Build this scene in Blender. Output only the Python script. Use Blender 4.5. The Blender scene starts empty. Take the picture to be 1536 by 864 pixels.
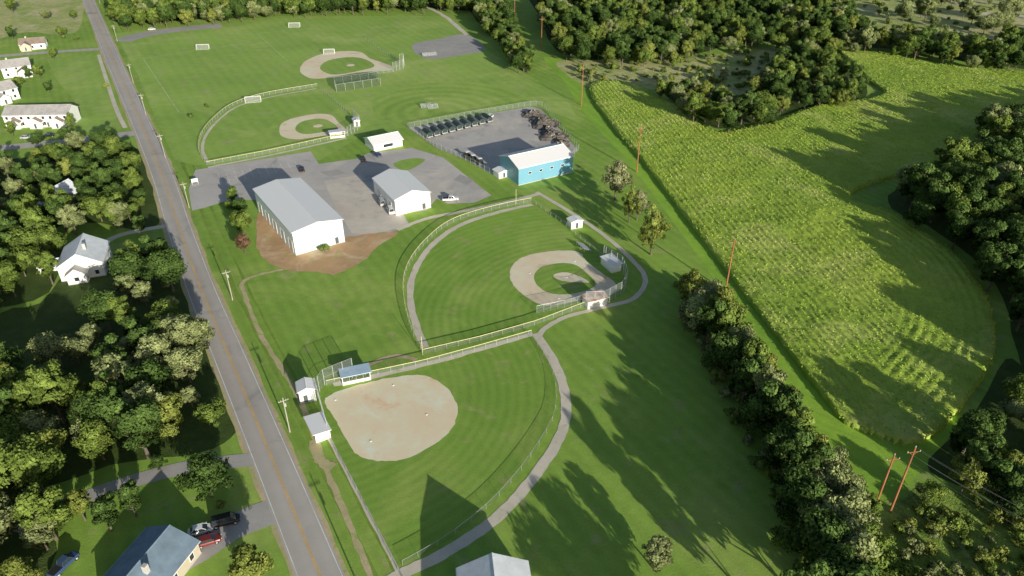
import bpy, math, random
import numpy as np
from mathutils import Vector
random.seed(7)
sc=bpy.context.scene
COL=sc.collection
# ------------------------------------------------------------------ survey transform (aerial photo -> ground metres)
F=1110.0; H=110.0; DEP=math.radians(32.2)
S_,C_=math.sin(DEP),math.cos(DEP)
def G(px,py,z=0.0):
    u=(px-768)/F; v=(py-432)/F
    dn=S_+v*C_; fw=C_-v*S_; k=(H-z)/dn
    return (u*k,fw*k)
def GP(l,z=0.0): return [G(p[0],p[1],z) for p in l]
SUN_EL=14.5; SUN_AZ=29.0; GAIN=1.14
# ------------------------------------------------------------------ materials
def new_mat(name):
    m=bpy.data.materials.new(name); m.use_nodes=True
    nt=m.node_tree; b=nt.nodes['Principled BSDF']
    return m,nt,b
def N(nt,t,**k):
    n=nt.nodes.new(t)
    for a,v in k.items(): setattr(n,a,v)
    return n
def math_(nt,op,a,b=None):
    n=N(nt,'ShaderNodeMath',operation=op)
    for i,x in enumerate((a,b)):
        if x is None: continue
        if isinstance(x,(int,float)): n.inputs[i].default_value=x
        else: nt.links.new(x,n.inputs[i])
    return n.outputs[0]
def noise(nt,co,scale,detail=4,rough=.6,dist=0):
    n=N(nt,'ShaderNodeTexNoise'); n.inputs['Scale'].default_value=scale
    n.inputs['Detail'].default_value=detail; n.inputs['Roughness'].default_value=rough
    n.inputs['Distortion'].default_value=dist
    nt.links.new(co,n.inputs['Vector']); return n.outputs[0]
def surf(name,c1,c2,big=.03,mid=.35,fine=2.5,famt=.35,mamt=.35,bump=.3,rough=.9,stripes=None,c3=None,c3scale=.08,c3lo=.50,c3hi=.68,metal=0,spec=.2,bdist=.1,c4=None,c4scale=.12):
    m,nt,b=new_mat(name)
    tc=N(nt,'ShaderNodeTexCoord'); co=tc.outputs['Object']
    nb=noise(nt,co,big,5,.6,.4)
    mr=N(nt,'ShaderNodeMapRange'); mr.inputs[1].default_value=.35; mr.inputs[2].default_value=.65
    nt.links.new(nb,mr.inputs[0])
    mix=N(nt,'ShaderNodeMix',data_type='RGBA'); mix.inputs[6].default_value=(*c1,1); mix.inputs[7].default_value=(*c2,1)
    nt.links.new(mr.outputs[0],mix.inputs[0]); col=mix.outputs[2]
    for cc,cs,lo,hi in ((c3,c3scale,c3lo,c3hi),(c4,c4scale,.57,.70)):
        if not cc: continue
        n3=noise(nt,co,cs,6,.65,.6)
        m3=N(nt,'ShaderNodeMapRange'); m3.inputs[1].default_value=lo; m3.inputs[2].default_value=hi
        nt.links.new(n3,m3.inputs[0])
        mx=N(nt,'ShaderNodeMix',data_type='RGBA'); mx.inputs[7].default_value=(*cc,1)
        nt.links.new(col,mx.inputs[6]); nt.links.new(m3.outputs[0],mx.inputs[0]); col=mx.outputs[2]
    nf=noise(nt,co,fine,3,.7); nm=noise(nt,co,mid,5,.65)
    k=math_(nt,'ADD',math_(nt,'MULTIPLY',math_(nt,'SUBTRACT',nf,.5),famt*2),GAIN)
    k=math_(nt,'ADD',k,math_(nt,'MULTIPLY',math_(nt,'SUBTRACT',nm,.5),mamt*2))
    if stripes:
        for st in stripes:
            if 'center' in st:
                d=N(nt,'ShaderNodeVectorMath',operation='DISTANCE'); d.inputs[1].default_value=(*st['center'],0)
                nt.links.new(co,d.inputs[0]); val=d.outputs['Value']
            else:
                d=N(nt,'ShaderNodeVectorMath',operation='DOT_PRODUCT'); d.inputs[1].default_value=(*st['dir'],0)
                nt.links.new(co,d.inputs[0]); val=d.outputs['Value']
            val=math_(nt,'ADD',math_(nt,'MULTIPLY',val,2*math.pi/st['w']),math_(nt,'MULTIPLY',nm,st.get('dist',1.5)))
            s=math_(nt,'SINE',val)
            k=math_(nt,'ADD',k,math_(nt,'MULTIPLY',math_(nt,'MULTIPLY',s,nb),st['amt']*2))
    vm=N(nt,'ShaderNodeVectorMath',operation='SCALE'); nt.links.new(col,vm.inputs[0]); nt.links.new(k,vm.inputs['Scale'])
    mn=N(nt,'ShaderNodeVectorMath',operation='MINIMUM'); mn.inputs[1].default_value=(.95,.95,.95); nt.links.new(vm.outputs[0],mn.inputs[0])
    nt.links.new(mn.outputs[0],b.inputs['Base Color'])
    b.inputs['Roughness'].default_value=rough; b.inputs['Metallic'].default_value=metal
    b.inputs['Specular IOR Level'].default_value=spec
    if bump>0:
        bp=N(nt,'ShaderNodeBump'); bp.inputs['Strength'].default_value=bump; bp.inputs['Distance'].default_value=bdist
        nt.links.new(math_(nt,'ADD',nf,math_(nt,'MULTIPLY',nm,.6)),bp.inputs['Height']); nt.links.new(bp.outputs[0],b.inputs['Normal'])
    return m
def leaf_mat(name,c1,c2,c3):
    m,nt,b=new_mat(name); nt.nodes.remove(b)
    out=[n for n in nt.nodes if n.type=='OUTPUT_MATERIAL'][0]
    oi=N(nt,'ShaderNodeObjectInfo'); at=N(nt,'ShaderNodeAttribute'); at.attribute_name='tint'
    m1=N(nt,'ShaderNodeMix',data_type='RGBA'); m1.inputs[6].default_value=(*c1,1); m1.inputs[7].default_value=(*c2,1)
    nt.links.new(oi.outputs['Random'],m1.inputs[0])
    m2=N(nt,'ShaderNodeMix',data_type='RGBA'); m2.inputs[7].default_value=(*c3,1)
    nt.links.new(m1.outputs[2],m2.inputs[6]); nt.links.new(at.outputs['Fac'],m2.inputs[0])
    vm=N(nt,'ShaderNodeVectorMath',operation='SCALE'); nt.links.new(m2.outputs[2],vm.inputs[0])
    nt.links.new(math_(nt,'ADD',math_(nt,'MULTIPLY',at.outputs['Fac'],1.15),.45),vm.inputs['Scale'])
    d=N(nt,'ShaderNodeBsdfDiffuse'); t=N(nt,'ShaderNodeBsdfTranslucent'); ms=N(nt,'ShaderNodeMixShader'); ms.inputs[0].default_value=.25
    nt.links.new(vm.outputs[0],d.inputs[0]); nt.links.new(vm.outputs[0],t.inputs[0])
    nt.links.new(d.outputs[0],ms.inputs[1]); nt.links.new(t.outputs[0],ms.inputs[2]); nt.links.new(ms.outputs[0],out.inputs[0])
    return m
def plain(name,c,rough=.5,metal=0,var=.12,scale=1.5,spec=.4,coat=0,bump=0):
    return surf(name,c,tuple(x*(1-var) for x in c),big=scale*.3,mid=scale,fine=scale*8,famt=var*.5,mamt=var,bump=bump,rough=rough,metal=metal,spec=spec)
def ribbed(name,c,axis,w,amt=.12,rough=.4,dirt=.1,metal=0.0):
    d=(1,0) if axis=='x' else (0,1)
    return surf(name,c,tuple(x*(1-dirt) for x in c),big=.1,mid=.5,fine=4,famt=.04,mamt=dirt,bump=.1,rough=rough,metal=metal,stripes=[dict(dir=d,w=w,amt=amt,dist=0)],spec=.4,bdist=.02)
def mesh_mat(name,c,op):
    m,nt,b=new_mat(name); out=[n for n in nt.nodes if n.type=='OUTPUT_MATERIAL'][0]
    b.inputs['Base Color'].default_value=(*c,1); b.inputs['Roughness'].default_value=.5
    t=N(nt,'ShaderNodeBsdfTransparent'); ms=N(nt,'ShaderNodeMixShader'); ms.inputs[0].default_value=op
    nt.links.new(t.outputs[0],ms.inputs[1]); nt.links.new(b.outputs[0],ms.inputs[2]); nt.links.new(ms.outputs[0],out.inputs[0])
    return m
roaddir=np.array(G(413,700))-np.array(G(302,435)); roaddir/=np.linalg.norm(roaddir)
rperp=(float(-roaddir[1]),float(roaddir[0]))
home3=G(905,437); home4=G(492,594)
M={}
M['ground']=surf('grass_ground',(.27,.415,.070),(.20,.34,.054),big=.02,famt=.3,mamt=.25,c3=(.34,.45,.10),c3scale=.035,c4=(.34,.37,.14),c4scale=.16,stripes=[dict(dir=rperp,w=3.4,amt=.055,dist=3)],bump=.5)
M['lawnup']=surf('grass_upper',(.32,.47,.10),(.245,.39,.075),big=.02,famt=.2,mamt=.2,c3=(.40,.50,.14),c3scale=.025,c4=(.38,.40,.18),c4scale=.12,stripes=[dict(dir=(float(rperp[0]),float(rperp[1])),w=5,amt=.035,dist=3)],bump=.4)
M['swirl']=surf('grass_swirl',(.33,.47,.10),(.25,.39,.075),big=.03,famt=.2,mamt=.2,c3=(.40,.50,.14),c3scale=.04,stripes=[dict(center=G(655,168),w=6.5,amt=.08,dist=3)],bump=.4)
M['out3']=surf('grass_outfield',(.25,.405,.066),(.185,.325,.050),big=.025,famt=.22,mamt=.2,stripes=[dict(center=G(900,470),w=2.4,amt=.07,dist=3)],c3=(.32,.44,.095),c3scale=.04,c4=(.34,.37,.13),c4scale=.15,bump=.5)
M['out4']=surf('grass_softball',(.25,.395,.066),(.185,.325,.050),big=.025,famt=.25,mamt=.2,stripes=[dict(center=home4,w=2.2,amt=.06,dist=3)],c3=(.32,.42,.095),c3scale=.04,c4=(.34,.37,.13),c4scale=.15,bump=.5)
M['strip']=surf('grass_strip',(.29,.48,.055),(.22,.40,.048),famt=.25,mamt=.25,stripes=[dict(dir=(.95,.3),w=4,amt=.05,dist=2)],bump=.5)
M['ditch']=surf('grass_ditch',(.18,.28,.045),(.23,.34,.06),famt=.4,mamt=.4,bump=.7)
M['meadow']=surf('meadow_rough',(.52,.50,.23),(.30,.40,.10),big=.05,famt=.5,mamt=.5,c3=(.60,.55,.33),c3scale=.06,bump=.8,bdist=.4)
M['scrub']=surf('scrub_ground',(.22,.34,.06),(.34,.44,.09),big=.06,famt=.6,mamt=.6,c3=(.07,.13,.03),c3scale=.15,bump=.9,bdist=.5)
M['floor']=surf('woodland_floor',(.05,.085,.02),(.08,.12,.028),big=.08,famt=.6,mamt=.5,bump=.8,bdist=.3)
M['asphalt']=surf('asphalt_road',(.50,.46,.42),(.43,.395,.365),big=.02,mid=.2,fine=5,famt=.1,mamt=.12,bump=.1,rough=.85,stripes=[dict(dir=rperp,w=3.5,amt=.05,dist=.5)],bdist=.02,c4=(.34,.32,.30),c4scale=.10)
M['lot']=surf('asphalt_lot',(.55,.515,.485),(.46,.435,.41),big=.03,mid=.12,fine=4,famt=.1,mamt=.2,bump=.12,rough=.85,c3=(.65,.59,.52),c3scale=.04,c4=(.34,.33,.32),c4scale=.09,bdist=.02)
M['apron']=surf('concrete_apron',(.66,.60,.52),(.56,.50,.43),big=.06,mid=.3,fine=4,famt=.1,mamt=.2,bump=.12,rough=.85,c4=(.45,.42,.38),c4scale=.12,bdist=.02)
M['oldlot']=surf('asphalt_old',(.36,.345,.335),(.44,.42,.39),big=.04,mid=.25,fine=3,famt=.2,mamt=.25,bump=.2,bdist=.03)
M['path']=surf('path_gravel',(.70,.63,.52),(.59,.54,.44),big=.1,mid=.5,fine=4,famt=.15,mamt=.15,bump=.2,bdist=.03,c4=(.45,.46,.24),c4scale=.3)
M['dirt']=surf('infield_dirt',(.93,.76,.54),(.88,.69,.47),big=.08,mid=.4,fine=4,famt=.06,mamt=.12,bump=.25,c3=(.95,.83,.65),c3scale=.12,c4=(.76,.55,.35),c4scale=.09,bdist=.04)
M['dirt2']=surf('infield_dirt_pale',(.90,.77,.57),(.80,.66,.46),big=.08,mid=.4,fine=4,famt=.1,mamt=.15,bump=.25,bdist=.04,c4=(.62,.50,.35),c4scale=.15)
M['soil']=surf('bare_soil',(.58,.37,.20),(.45,.29,.16),big=.06,mid=.4,fine=3,famt=.2,mamt=.25,bump=.5,c3=(.64,.50,.33),c3scale=.1,bdist=.1,c4=(.35,.36,.12),c4scale=.2)
M['trail']=surf('worn_trail',(.56,.45,.28),(.42,.40,.19),big=.1,famt=.25,mamt=.3,bump=.2,c4=(.28,.38,.08),c4scale=.35)
M['yel']=plain('paint_yellow_line',(.80,.48,.08),.7,var=.25,scale=.6)
M['wht']=plain('paint_white_line',(.85,.85,.82),.7,var=.3,scale=.6)
M['faint']=plain('chalk_faint',(.62,.68,.42),.9,var=.3,scale=.5)
M['crop']=surf('crop_leaves',(.36,.47,.068),(.275,.40,.055),big=.02,mid=.3,fine=2,famt=.3,mamt=.3,c3=(.46,.53,.13),c3scale=.04,bump=.5,bdist=.3,rough=.8)
M['bark']=plain('bark',(.16,.13,.10),.9,var=.3,scale=1,bump=.5)
M['rust']=plain('pole_wood_orange',(.42,.17,.08),.8,var=.3,scale=.5,bump=.3)
M['wood']=plain('pole_wood_grey',(.45,.42,.37),.85,var=.25,scale=.6)
M['galv']=plain('galvanized_steel',(.6,.62,.62),.4,.4)
M['wire']=plain('cable_dark',(.15,.15,.15),.6)
M['cap']=plain('fence_cap_yellow',(.80,.76,.36),.6)
M['white']=plain('painted_white',(.85,.85,.83),.6,var=.08)
M['link']=mesh_mat('chain_link',(.42,.45,.44),.18)
M['linkl']=mesh_mat('chain_link_light',(.22,.24,.22),.14)
M['netd']=mesh_mat('netting_dark',(.10,.13,.11),.3)
M['netw']=mesh_mat('netting_white',(.7,.7,.7),.25)
M['glass']=plain('window_glass',(.03,.04,.05),.1,var=.1,spec=.8)
M['tire']=plain('rubber',(.02,.02,.02),.9)
M['metroof']=ribbed('metal_roof_white',(.94,.93,.91),'y',1.2,.05,dirt=.05)
M['metroof2']=ribbed('metal_roof_white2',(.95,.95,.94),'y',1.0,.03,dirt=.02)
M['metwall']=ribbed('metal_wall_paleblue',(.66,.78,.88),'x',.8,.05)
M['metblue']=ribbed('metal_wall_blue',(.18,.39,.52),'x',1.0,.08)
M['siding']=plain('siding_white',(.82,.82,.80),.7,var=.08,scale=.8)
M['sidingb']=plain('siding_beige',(.55,.48,.38),.7,var=.08,scale=.8)
M['shg']=plain('shingle_grey',(.46,.44,.43),.9,var=.25,scale=1.2,bump=.4)
M['shb']=plain('shingle_brown',(.34,.27,.22),.9,var=.25,scale=1.2,bump=.4)
M['shlb']=plain('shingle_slate_blue',(.22,.30,.38),.9,var=.22,scale=1.2,bump=.4)
M['shlt']=plain('shingle_light',(.74,.78,.82),.85,var=.15,scale=1.2,bump=.4)
M['roofblue']=plain('roof_metal_blue',(.58,.74,.86),.5,var=.15)
M['rustroof']=surf('roof_rust',(.78,.70,.62),(.46,.22,.13),big=.6,mid=1,fine=5,bump=.1,rough=.7)
M['door']=plain('door_dark',(.10,.11,.12),.6)
M['doorw']=plain('roller_door',(.66,.66,.64),.6)
M['conc']=plain('concrete',(.55,.53,.5),.85,var=.15)
M['rubble']=surf('rubble_pile',(.19,.17,.155),(.08,.075,.07),big=.5,mid=1,fine=3,famt=.5,mamt=.5,bump=1,c3=(.30,.24,.19),c3scale=.6,bdist=.3)
M['tarp']=plain('tarp_dark',(.035,.06,.055),.6,var=.3)
M['orange']=plain('paint_orange',(.55,.17,.06),.5,var=.25)
M['olive']=leaf_mat('leaves_olive',(.15,.20,.065),(.25,.29,.12),(.34,.38,.17))
M['green']=leaf_mat('leaves_green',(.068,.13,.026),(.14,.20,.038),(.21,.28,.065))
M['dark']=leaf_mat('leaves_dark',(.036,.078,.020),(.072,.125,.032),(.12,.19,.05))
M['yel_l']=leaf_mat('leaves_yellowgreen',(.17,.22,.035),(.23,.28,.055),(.32,.36,.10))
M['red_l']=leaf_mat('leaves_reddish',(.14,.08,.055),(.16,.10,.06),(.25,.16,.10))
M['pale_l']=leaf_mat('leaves_pale',(.21,.22,.11),(.25,.26,.13),(.36,.37,.20))
# ------------------------------------------------------------------ geometry helpers
class MB:
    def __init__(s): s.v=[]; s.f=[]; s.m=[]; s.mats=[]
    def mi(s,k):
        if k not in s.mats: s.mats.append(k)
        return s.mats.index(k)
    def poly(s,pts,k):
        b=len(s.v); s.v+= [tuple(p) for p in pts]; s.f.append(tuple(range(b,b+len(pts)))); s.m.append(s.mi(k))
    def hexa(s,p,k):
        b=len(s.v); s.v+=[tuple(q) for q in p]
        for q in ((3,2,1,0),(4,5,6,7),(0,1,5,4),(1,2,6,5),(2,3,7,6),(3,0,4,7)):
            s.f.append(tuple(b+i for i in q)); s.m.append(s.mi(k))
    def box(s,x0,x1,y0,y1,z0,z1,k):
        s.hexa([(x0,y0,z0),(x1,y0,z0),(x1,y1,z0),(x0,y1,z0),(x0,y0,z1),(x1,y0,z1),(x1,y1,z1),(x0,y1,z1)],k)
    def cyl(s,p0,p1,r0,r1,n,k,caps=True):
        p0=Vector(p0); p1=Vector(p1); d=(p1-p0)
        if d.length<1e-6: return
        d.normalize(); a=d.orthogonal().normalized(); c=d.cross(a); b=len(s.v)
        for p,r in ((p0,r0),(p1,r1)):
            for i in range(n):
                t=2*math.pi*i/n; s.v.append(tuple(p+a*math.cos(t)*r+c*math.sin(t)*r))
        m=s.mi(k)
        for i in range(n):
            j=(i+1)%n; s.f.append((b+i,b+j,b+n+j,b+n+i)); s.m.append(m)
        if caps:
            s.f.append(tuple(b+n+i for i in range(n))); s.m.append(m)
            s.f.append(tuple(b+n-1-i for i in range(n))); s.m.append(m)
    def mesh(s,name):
        me=bpy.data.meshes.new(name); me.from_pydata(s.v,[],s.f)
        for k in s.mats: me.materials.append(M[k])
        me.polygons.foreach_set('material_index',s.m); me.update(); return me
    def obj(s,name,parent=None,loc=(0,0,0),yaw=0):
        o=bpy.data.objects.new(name,s.mesh(name)); COL.objects.link(o); o.location=loc; o.rotation_euler=(0,0,yaw)
        if parent: o.parent=parent
        return o
def empty(name,loc=(0,0,0),yaw=0):
    o=bpy.data.objects.new(name,None); COL.objects.link(o); o.location=loc; o.rotation_euler=(0,0,yaw); return o
def smooth(pts,closed=True,n=8):
    P=[np.array(p,float) for p in pts]; L=len(P); out=[]
    rng=range(L) if closed else range(L-1)
    for i in rng:
        if closed: a,b,c,d=P[i-1],P[i],P[(i+1)%L],P[(i+2)%L]
        else: a,b,c,d=P[max(i-1,0)],P[i],P[i+1],P[min(i+2,L-1)]
        for j in range(n):
            t=j/n
            out.append(.5*((2*b)+(-a+c)*t+(2*a-5*b+4*c-d)*t*t+(-a+3*b-3*c+d)*t**3))
    if not closed: out.append(P[-1])
    return [(float(p[0]),float(p[1])) for p in out]
import bmesh
def sheet(name,pts,z,mat,sm=True,n=8,jit=.0,parent=None):
    if sm: pts=smooth(pts,True,n)
    if jit: pts=[(x+random.uniform(-jit,jit),y+random.uniform(-jit,jit)) for x,y in pts]
    bm=bmesh.new(); vs=[bm.verts.new((x,y,z)) for x,y in pts]; f=bm.faces.new(vs); f.normal_update()
    if f.normal.z<0: f.normal_flip()
    bmesh.ops.triangulate(bm,faces=[f],ngon_method='EAR_CLIP')
    me=bpy.data.meshes.new(name); bm.to_mesh(me); bm.free(); me.materials.append(M[mat])
    o=bpy.data.objects.new(name,me); COL.objects.link(o)
    if parent: o.parent=parent
    return o
def offset(pts,d):
    out=[]
    for i,p in enumerate(pts):
        a=np.array(pts[max(i-1,0)]); b=np.array(pts[min(i+1,len(pts)-1)]); t=b-a; t=t/(np.linalg.norm(t)+1e-9)
        out.append((p[0]-t[1]*d,p[1]+t[0]*d))
    return out
def ribbon(name,pts,w,z,mat,sm=True,off=0,jit=0,parent=None,dash=None):
    if sm: pts=smooth(pts,False,8)
    l=offset(pts,off+w/2); r=offset(pts,off-w/2)
    if jit:
        l=[(x+random.uniform(-jit,jit),y+random.uniform(-jit,jit)) for x,y in l]
        r=[(x+random.uniform(-jit,jit),y+random.uniform(-jit,jit)) for x,y in r]
    mb=MB()
    for i in range(len(pts)-1):
        mb.poly([(*r[i],z),(*r[i+1],z),(*l[i+1],z),(*l[i],z)],mat)
    return mb.obj(name,parent)
def resample(pts,step):
    out=[pts[0]]; acc=0
    for a,b in zip(pts[:-1],pts[1:]):
        a=np.array(a);b=np.array(b);L=np.linalg.norm(b-a)
        if L<1e-6: continue
        t=step-acc
        while t<=L:
            q=a+(b-a)*t/L; out.append((float(q[0]),float(q[1]))); t+=step
        acc=(acc+L)%step
    out.append(pts[-1]); return out
def fence(name,px,h=1.5,cap=None,sm=True,step=3.0,mesh='link',pr=.045,post='galv',world=False,base=None):
    pts=px if world else GP(px)
    if sm: pts=smooth(pts,False,8)
    pts=resample(pts,step); mb=MB()
    for p in pts: mb.cyl((*p,0),(*p,h),pr,pr,5,post)
    for a,b in zip(pts[:-1],pts[1:]):
        mb.poly([(*a,.05),(*b,.05),(*b,h),(*a,h)],mesh)
        if cap: mb.cyl((*a,h+.02),(*b,h+.02),.075,.075,6,cap,False)
        else: mb.cyl((*a,h),(*b,h),.03,.03,5,post,False)
        if h>3: mb.cyl((*a,h/2),(*b,h/2),.03,.03,5,post,False)
    return mb.obj(name)
def pip(x,y,poly):
    c=False; j=len(poly)-1
    for i in range(len(poly)):
        xi,yi=poly[i]; xj,yj=poly[j]
        if (yi>y)!=(yj>y) and x<(xj-xi)*(y-yi)/(yj-yi)+xi: c=not c
        j=i
    return c
def segdist(x,y,pts):
    P=np.array(pts); a=P[:-1]; b=P[1:]; d=b-a; q=np.array([x,y])
    t=np.clip(((q-a)*d).sum(1)/((d*d).sum(1)+1e-9),0,1); c=a+d*t[:,None]
    return float(np.sqrt(((c-q)**2).sum(1)).min())
# ------------------------------------------------------------------ ground & roads
sheet('ground',[(-3000,-800),(3000,-800),(3000,5000),(-3000,5000)],0,'ground',False)
sheet('upper_lawn',GP([(172,50),(420,24),(670,24),(700,50),(735,78),(790,112),(850,150),(872,185),(800,158),(615,190),(550,200),(480,240),(380,246),(292,248),(262,240),(235,180),(205,110)]),.02,'lawnup',False)
sheet('mown_swirl',GP([(560,150),(610,130),(680,122),(750,130),(800,152),(760,162),(690,170),(620,184),(570,176)]),.03,'swirl',n=5)
sheet('house_lawn',GP([(70,88),(145,82),(178,185),(150,200),(112,196),(112,150),(85,120)]),.02,'lawnup',False)
sheet('meadow',GP([(-60,-30),(112,-30),(122,35),(90,52),(40,48),(-60,60)]),.034,'meadow',n=4,jit=.6)
road_c=GP([(480,864),(413,700),(342,530),(302,435),(268,340),(246,270),(218,200),(174,100),(132,0),(100,-70),(60,-150)])
d0=np.array(road_c[0])-np.array(road_c[1]); d0/=np.linalg.norm(d0)
road_c=[(road_c[0][0]+d0[0]*70,road_c[0][1]+d0[1]*70)]+road_c
rs=smooth(road_c,False,8)
ribbon('road_shoulder',rs,9.2,.03,'trail',False,jit=.3)
ribbon('road_ditch',rs,1.1,.018,'ditch',False,off=-8.2,jit=.25)
ribbon('road_ditch',rs,.7,.018,'ditch',False,off=-11.5,jit=.2)
ribbon('road',rs,7.6,.05,'asphalt',False)
marks=empty('road_markings')
ribbon('yellow_a',rs,.14,.062,'yel',False,off=.16,parent=marks); ribbon('yellow_b',rs,.14,.062,'yel',False,off=-.16,parent=marks)
ribbon('white_a',rs,.15,.062,'wht',False,off=3.35,parent=marks); ribbon('white_b',rs,.15,.062,'wht',False,off=-3.35,parent=marks)
side1=GP([(-120,232),(0,222),(100,212),(200,200),(216,198)])
side2=GP([(-100,90),(0,84),(80,78),(158,73)])
drive=GP([(30,800),(65,772),(150,738),(230,713),(300,698),(392,688)])
ribbon('side_road',side1,6.5,.046,'asphalt'); ribbon('side_road',side2,5.5,.046,'asphalt'); ribbon('driveway',drive,3.8,.046,'oldlot')
drive2=GP([(250,850),(300,822),(350,790),(415,765),(445,760)])
ribbon('driveway',drive2,6.5,.046,'oldlot')
ribbon('driveway',GP([(160,362),(190,350),(265,336)]),2.6,.046,'path')
ribbon('sidewalk',GP([(148,82),(160,120),(175,165),(188,192)]),1.8,.046,'path')
ribbon('curved_lane',GP([(182,62),(215,52),(270,44),(332,38)]),13,.046,'oldlot',jit=.4)
sheet('gravel_pad',GP([(618,68),(660,58),(700,52),(727,74),(690,83),(640,88)]),.046,'oldlot',n=4,jit=.3)
ribbon('gravel_track',GP([(640,10),(668,25),(700,52)]),3,.05,'path',jit=.3)
sheet('parking_lot',GP([(283,284),(293,255),(380,241),(466,227),(478,246),(536,238),(552,230),(618,222),(664,236),(737,293),(712,304),(672,306),(655,298),(640,316),(604,320),(616,340),(560,355),(515,362),(440,340),(400,300),(345,300),(306,312),(288,316)]),.044,'lot',False)
sheet('concrete_apron',GP([(486,272),(540,262),(560,290),(600,322),(612,338),(560,352),(528,350),(505,315)]),.049,'apron',False)
sheet('bare_soil_patch',GP([(392,318),(384,345),(386,372),(400,392),(432,406),(470,408),(500,412),(522,404),(550,388),(568,368),(598,348),(560,350),(515,355),(450,340)]),.054,'soil',n=5,jit=.4)
sheet('storage_yard',GP([(612,192),(700,176),(795,160),(812,164),(845,200),(868,226),(835,240),(790,268),(745,266),(700,240),(655,222)]),.046,'lot',False)
sheet('grass_island',GP([(590,246),(615,238),(638,240),(610,256)]),.06,'lawnup',n=5)
for px in ([(690,262),(712,270),(700,278),(680,270)],[(480,258),(505,254),(520,260),(494,265)]):
    sheet('tar_patch',GP(px),.05,'oldlot',False)
ribbon('footpath',GP([(596,345),(640,328),(700,316),(760,303),(812,290)]),1.8,.05,'path',jit=.1)
ribbon('footpath',GP([(805,288),(850,315),(905,352),(950,392),(968,420),(950,448),(900,462),(850,475),(818,492),(808,505)]),1.5,.054,'path',jit=.1)
ribbon('worn_trail',GP([(425,404),(390,412),(364,424),(370,450),(390,500),(420,550),(445,590),(466,640),(490,705),(520,775),(556,864),(590,930)]),1.2,.05,'trail',jit=.2)
ribbon('worn_trail',GP([(545,552),(575,538),(600,534),(625,540)]),1.3,.05,'trail',jit=.15)
ribbon('worn_trail',GP([(470,660),(480,690),(500,700)]),2.2,.054,'trail',jit=.3)
bay=empty('parking_bay_markings')
a=np.array(G(330,268)); b=np.array(G(448,248)); u=(b-a)/np.linalg.norm(b-a); w=np.array([-u[1],u[0]])
for i in range(int(np.linalg.norm(b-a)/2.8)+1):
    p=a+u*2.8*i
    ribbon('bay_line',[tuple(p-w*5),tuple(p+w*5)],.14,.056,'wht',False,parent=bay)
ribbon('bay_line',[tuple(a),tuple(b)],.14,.06,'wht',False,parent=bay)
# ------------------------------------------------------------------ ball fields
def circ(px,r,n=20): 
    c=G(*px); return [(c[0]+r*math.cos(t*2*math.pi/n),c[1]+r*math.sin(t*2*math.pi/n)) for t in range(n)]
def bases(px,yaw=.4):
    e=empty('field_bases')
    for p in px:
        mb=MB(); mb.box(-.2,.2,-.2,.2,.0,.08,'white'); mb.obj('base',e,(*G(*p),.06),yaw)
# field 3
sheet('baseball_outfield',GP([(797,306),(742,318),(682,338),(644,368),(618,402),(610,440),(619,490),(637,527),(720,508),(800,485),(870,458),(905,446),(938,432),(930,410),(870,360)]),.03,'out3',False)
ribbon('warning_track',GP([(798,307),(745,319),(690,338),(650,366),(624,402),(615,440),(623,485),(638,522)]),1.9,.045,'path',jit=.15)
sheet('baseball_infield',GP([(765,408),(775,391),(800,381),(838,376),(868,378),(880,392),(900,408),(922,424),(924,438),(900,446),(862,452),(822,459),(792,447),(770,428)]),.05,'dirt2',n=5,jit=.14)
sheet('infield_grass',GP([(801,414),(812,401),(838,395),(862,397),(878,408),(893,424),(885,434),(855,441),(825,440),(806,428)]),.062,'out3',n=4,jit=.08)
sheet('pitchers_mound',GP([(830,413),(842,409),(856,410),(872,416),(884,424),(872,424),(852,423),(836,419)]),.074,'dirt2',n=4,jit=.06)
bases([(905,436),(862,392),(795,410),(838,448),(850,416)])
fence('outfield_fence',[(797,303),(740,315),(678,335),(638,366),(612,402),(605,440),(616,492),(635,531)],1.6,'cap')
fence('foul_line_fence',[(635,531),(720,511),(805,487),(878,459)],1.4,'cap',False)
fence('foul_line_fence',[(797,303),(850,340),(905,388)],1.4,None,False)
fence('infield_fence',[(805,470),(845,462),(880,452)],2.4,None,False,2.0)
# field 4
sheet('softball_outfield',GP([(500,575),(635,548),(798,505),(822,540),(833,580),(830,620),(812,660),(780,708),(735,760),(680,805),(612,845),(598,850),(560,780),(520,705),(488,640),(480,600)]),.03,'out4',False)
sheet('softball_infield',GP([(487,604),(497,592),(540,577),(590,566),(632,563),(666,578),(685,606),(682,636),(658,662),(615,686),(572,692),(536,682),(520,660),(505,632)]),.05,'dirt',n=6,jit=.16)
bases([(503,600),(590,578),(640,622),(556,662)])
ribbon('curved_path',GP([(803,500),(832,545),(847,590),(847,635),(826,680),(785,735),(735,785),(670,828),(600,862),(560,885)]),2.3,.046,'path',jit=.12)
fence('outfield_fence',[(797,505),(823,545),(834,585),(831,625),(812,662),(780,708),(735,758),(680,803),(640,828),(604,848)],1.3,None,mesh='linkl',pr=.03,step=4)
fence('foul_line_fence',[(490,578),(560,563),(635,547),(720,524),(797,502)],1.4,'cap',False)
fence('foul_line_fence',[(491,652),(545,755),(602,866),(640,935)],1.5,None,False)
ribbon('gravel_strip',GP([(500,577),(560,565),(640,546),(720,524),(800,501)]),1.6,.044,'path',jit=.15)
ribbon('gravel_strip',GP([(492,655),(545,757),(602,866)]),.7,.05,'path',jit=.1)
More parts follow.
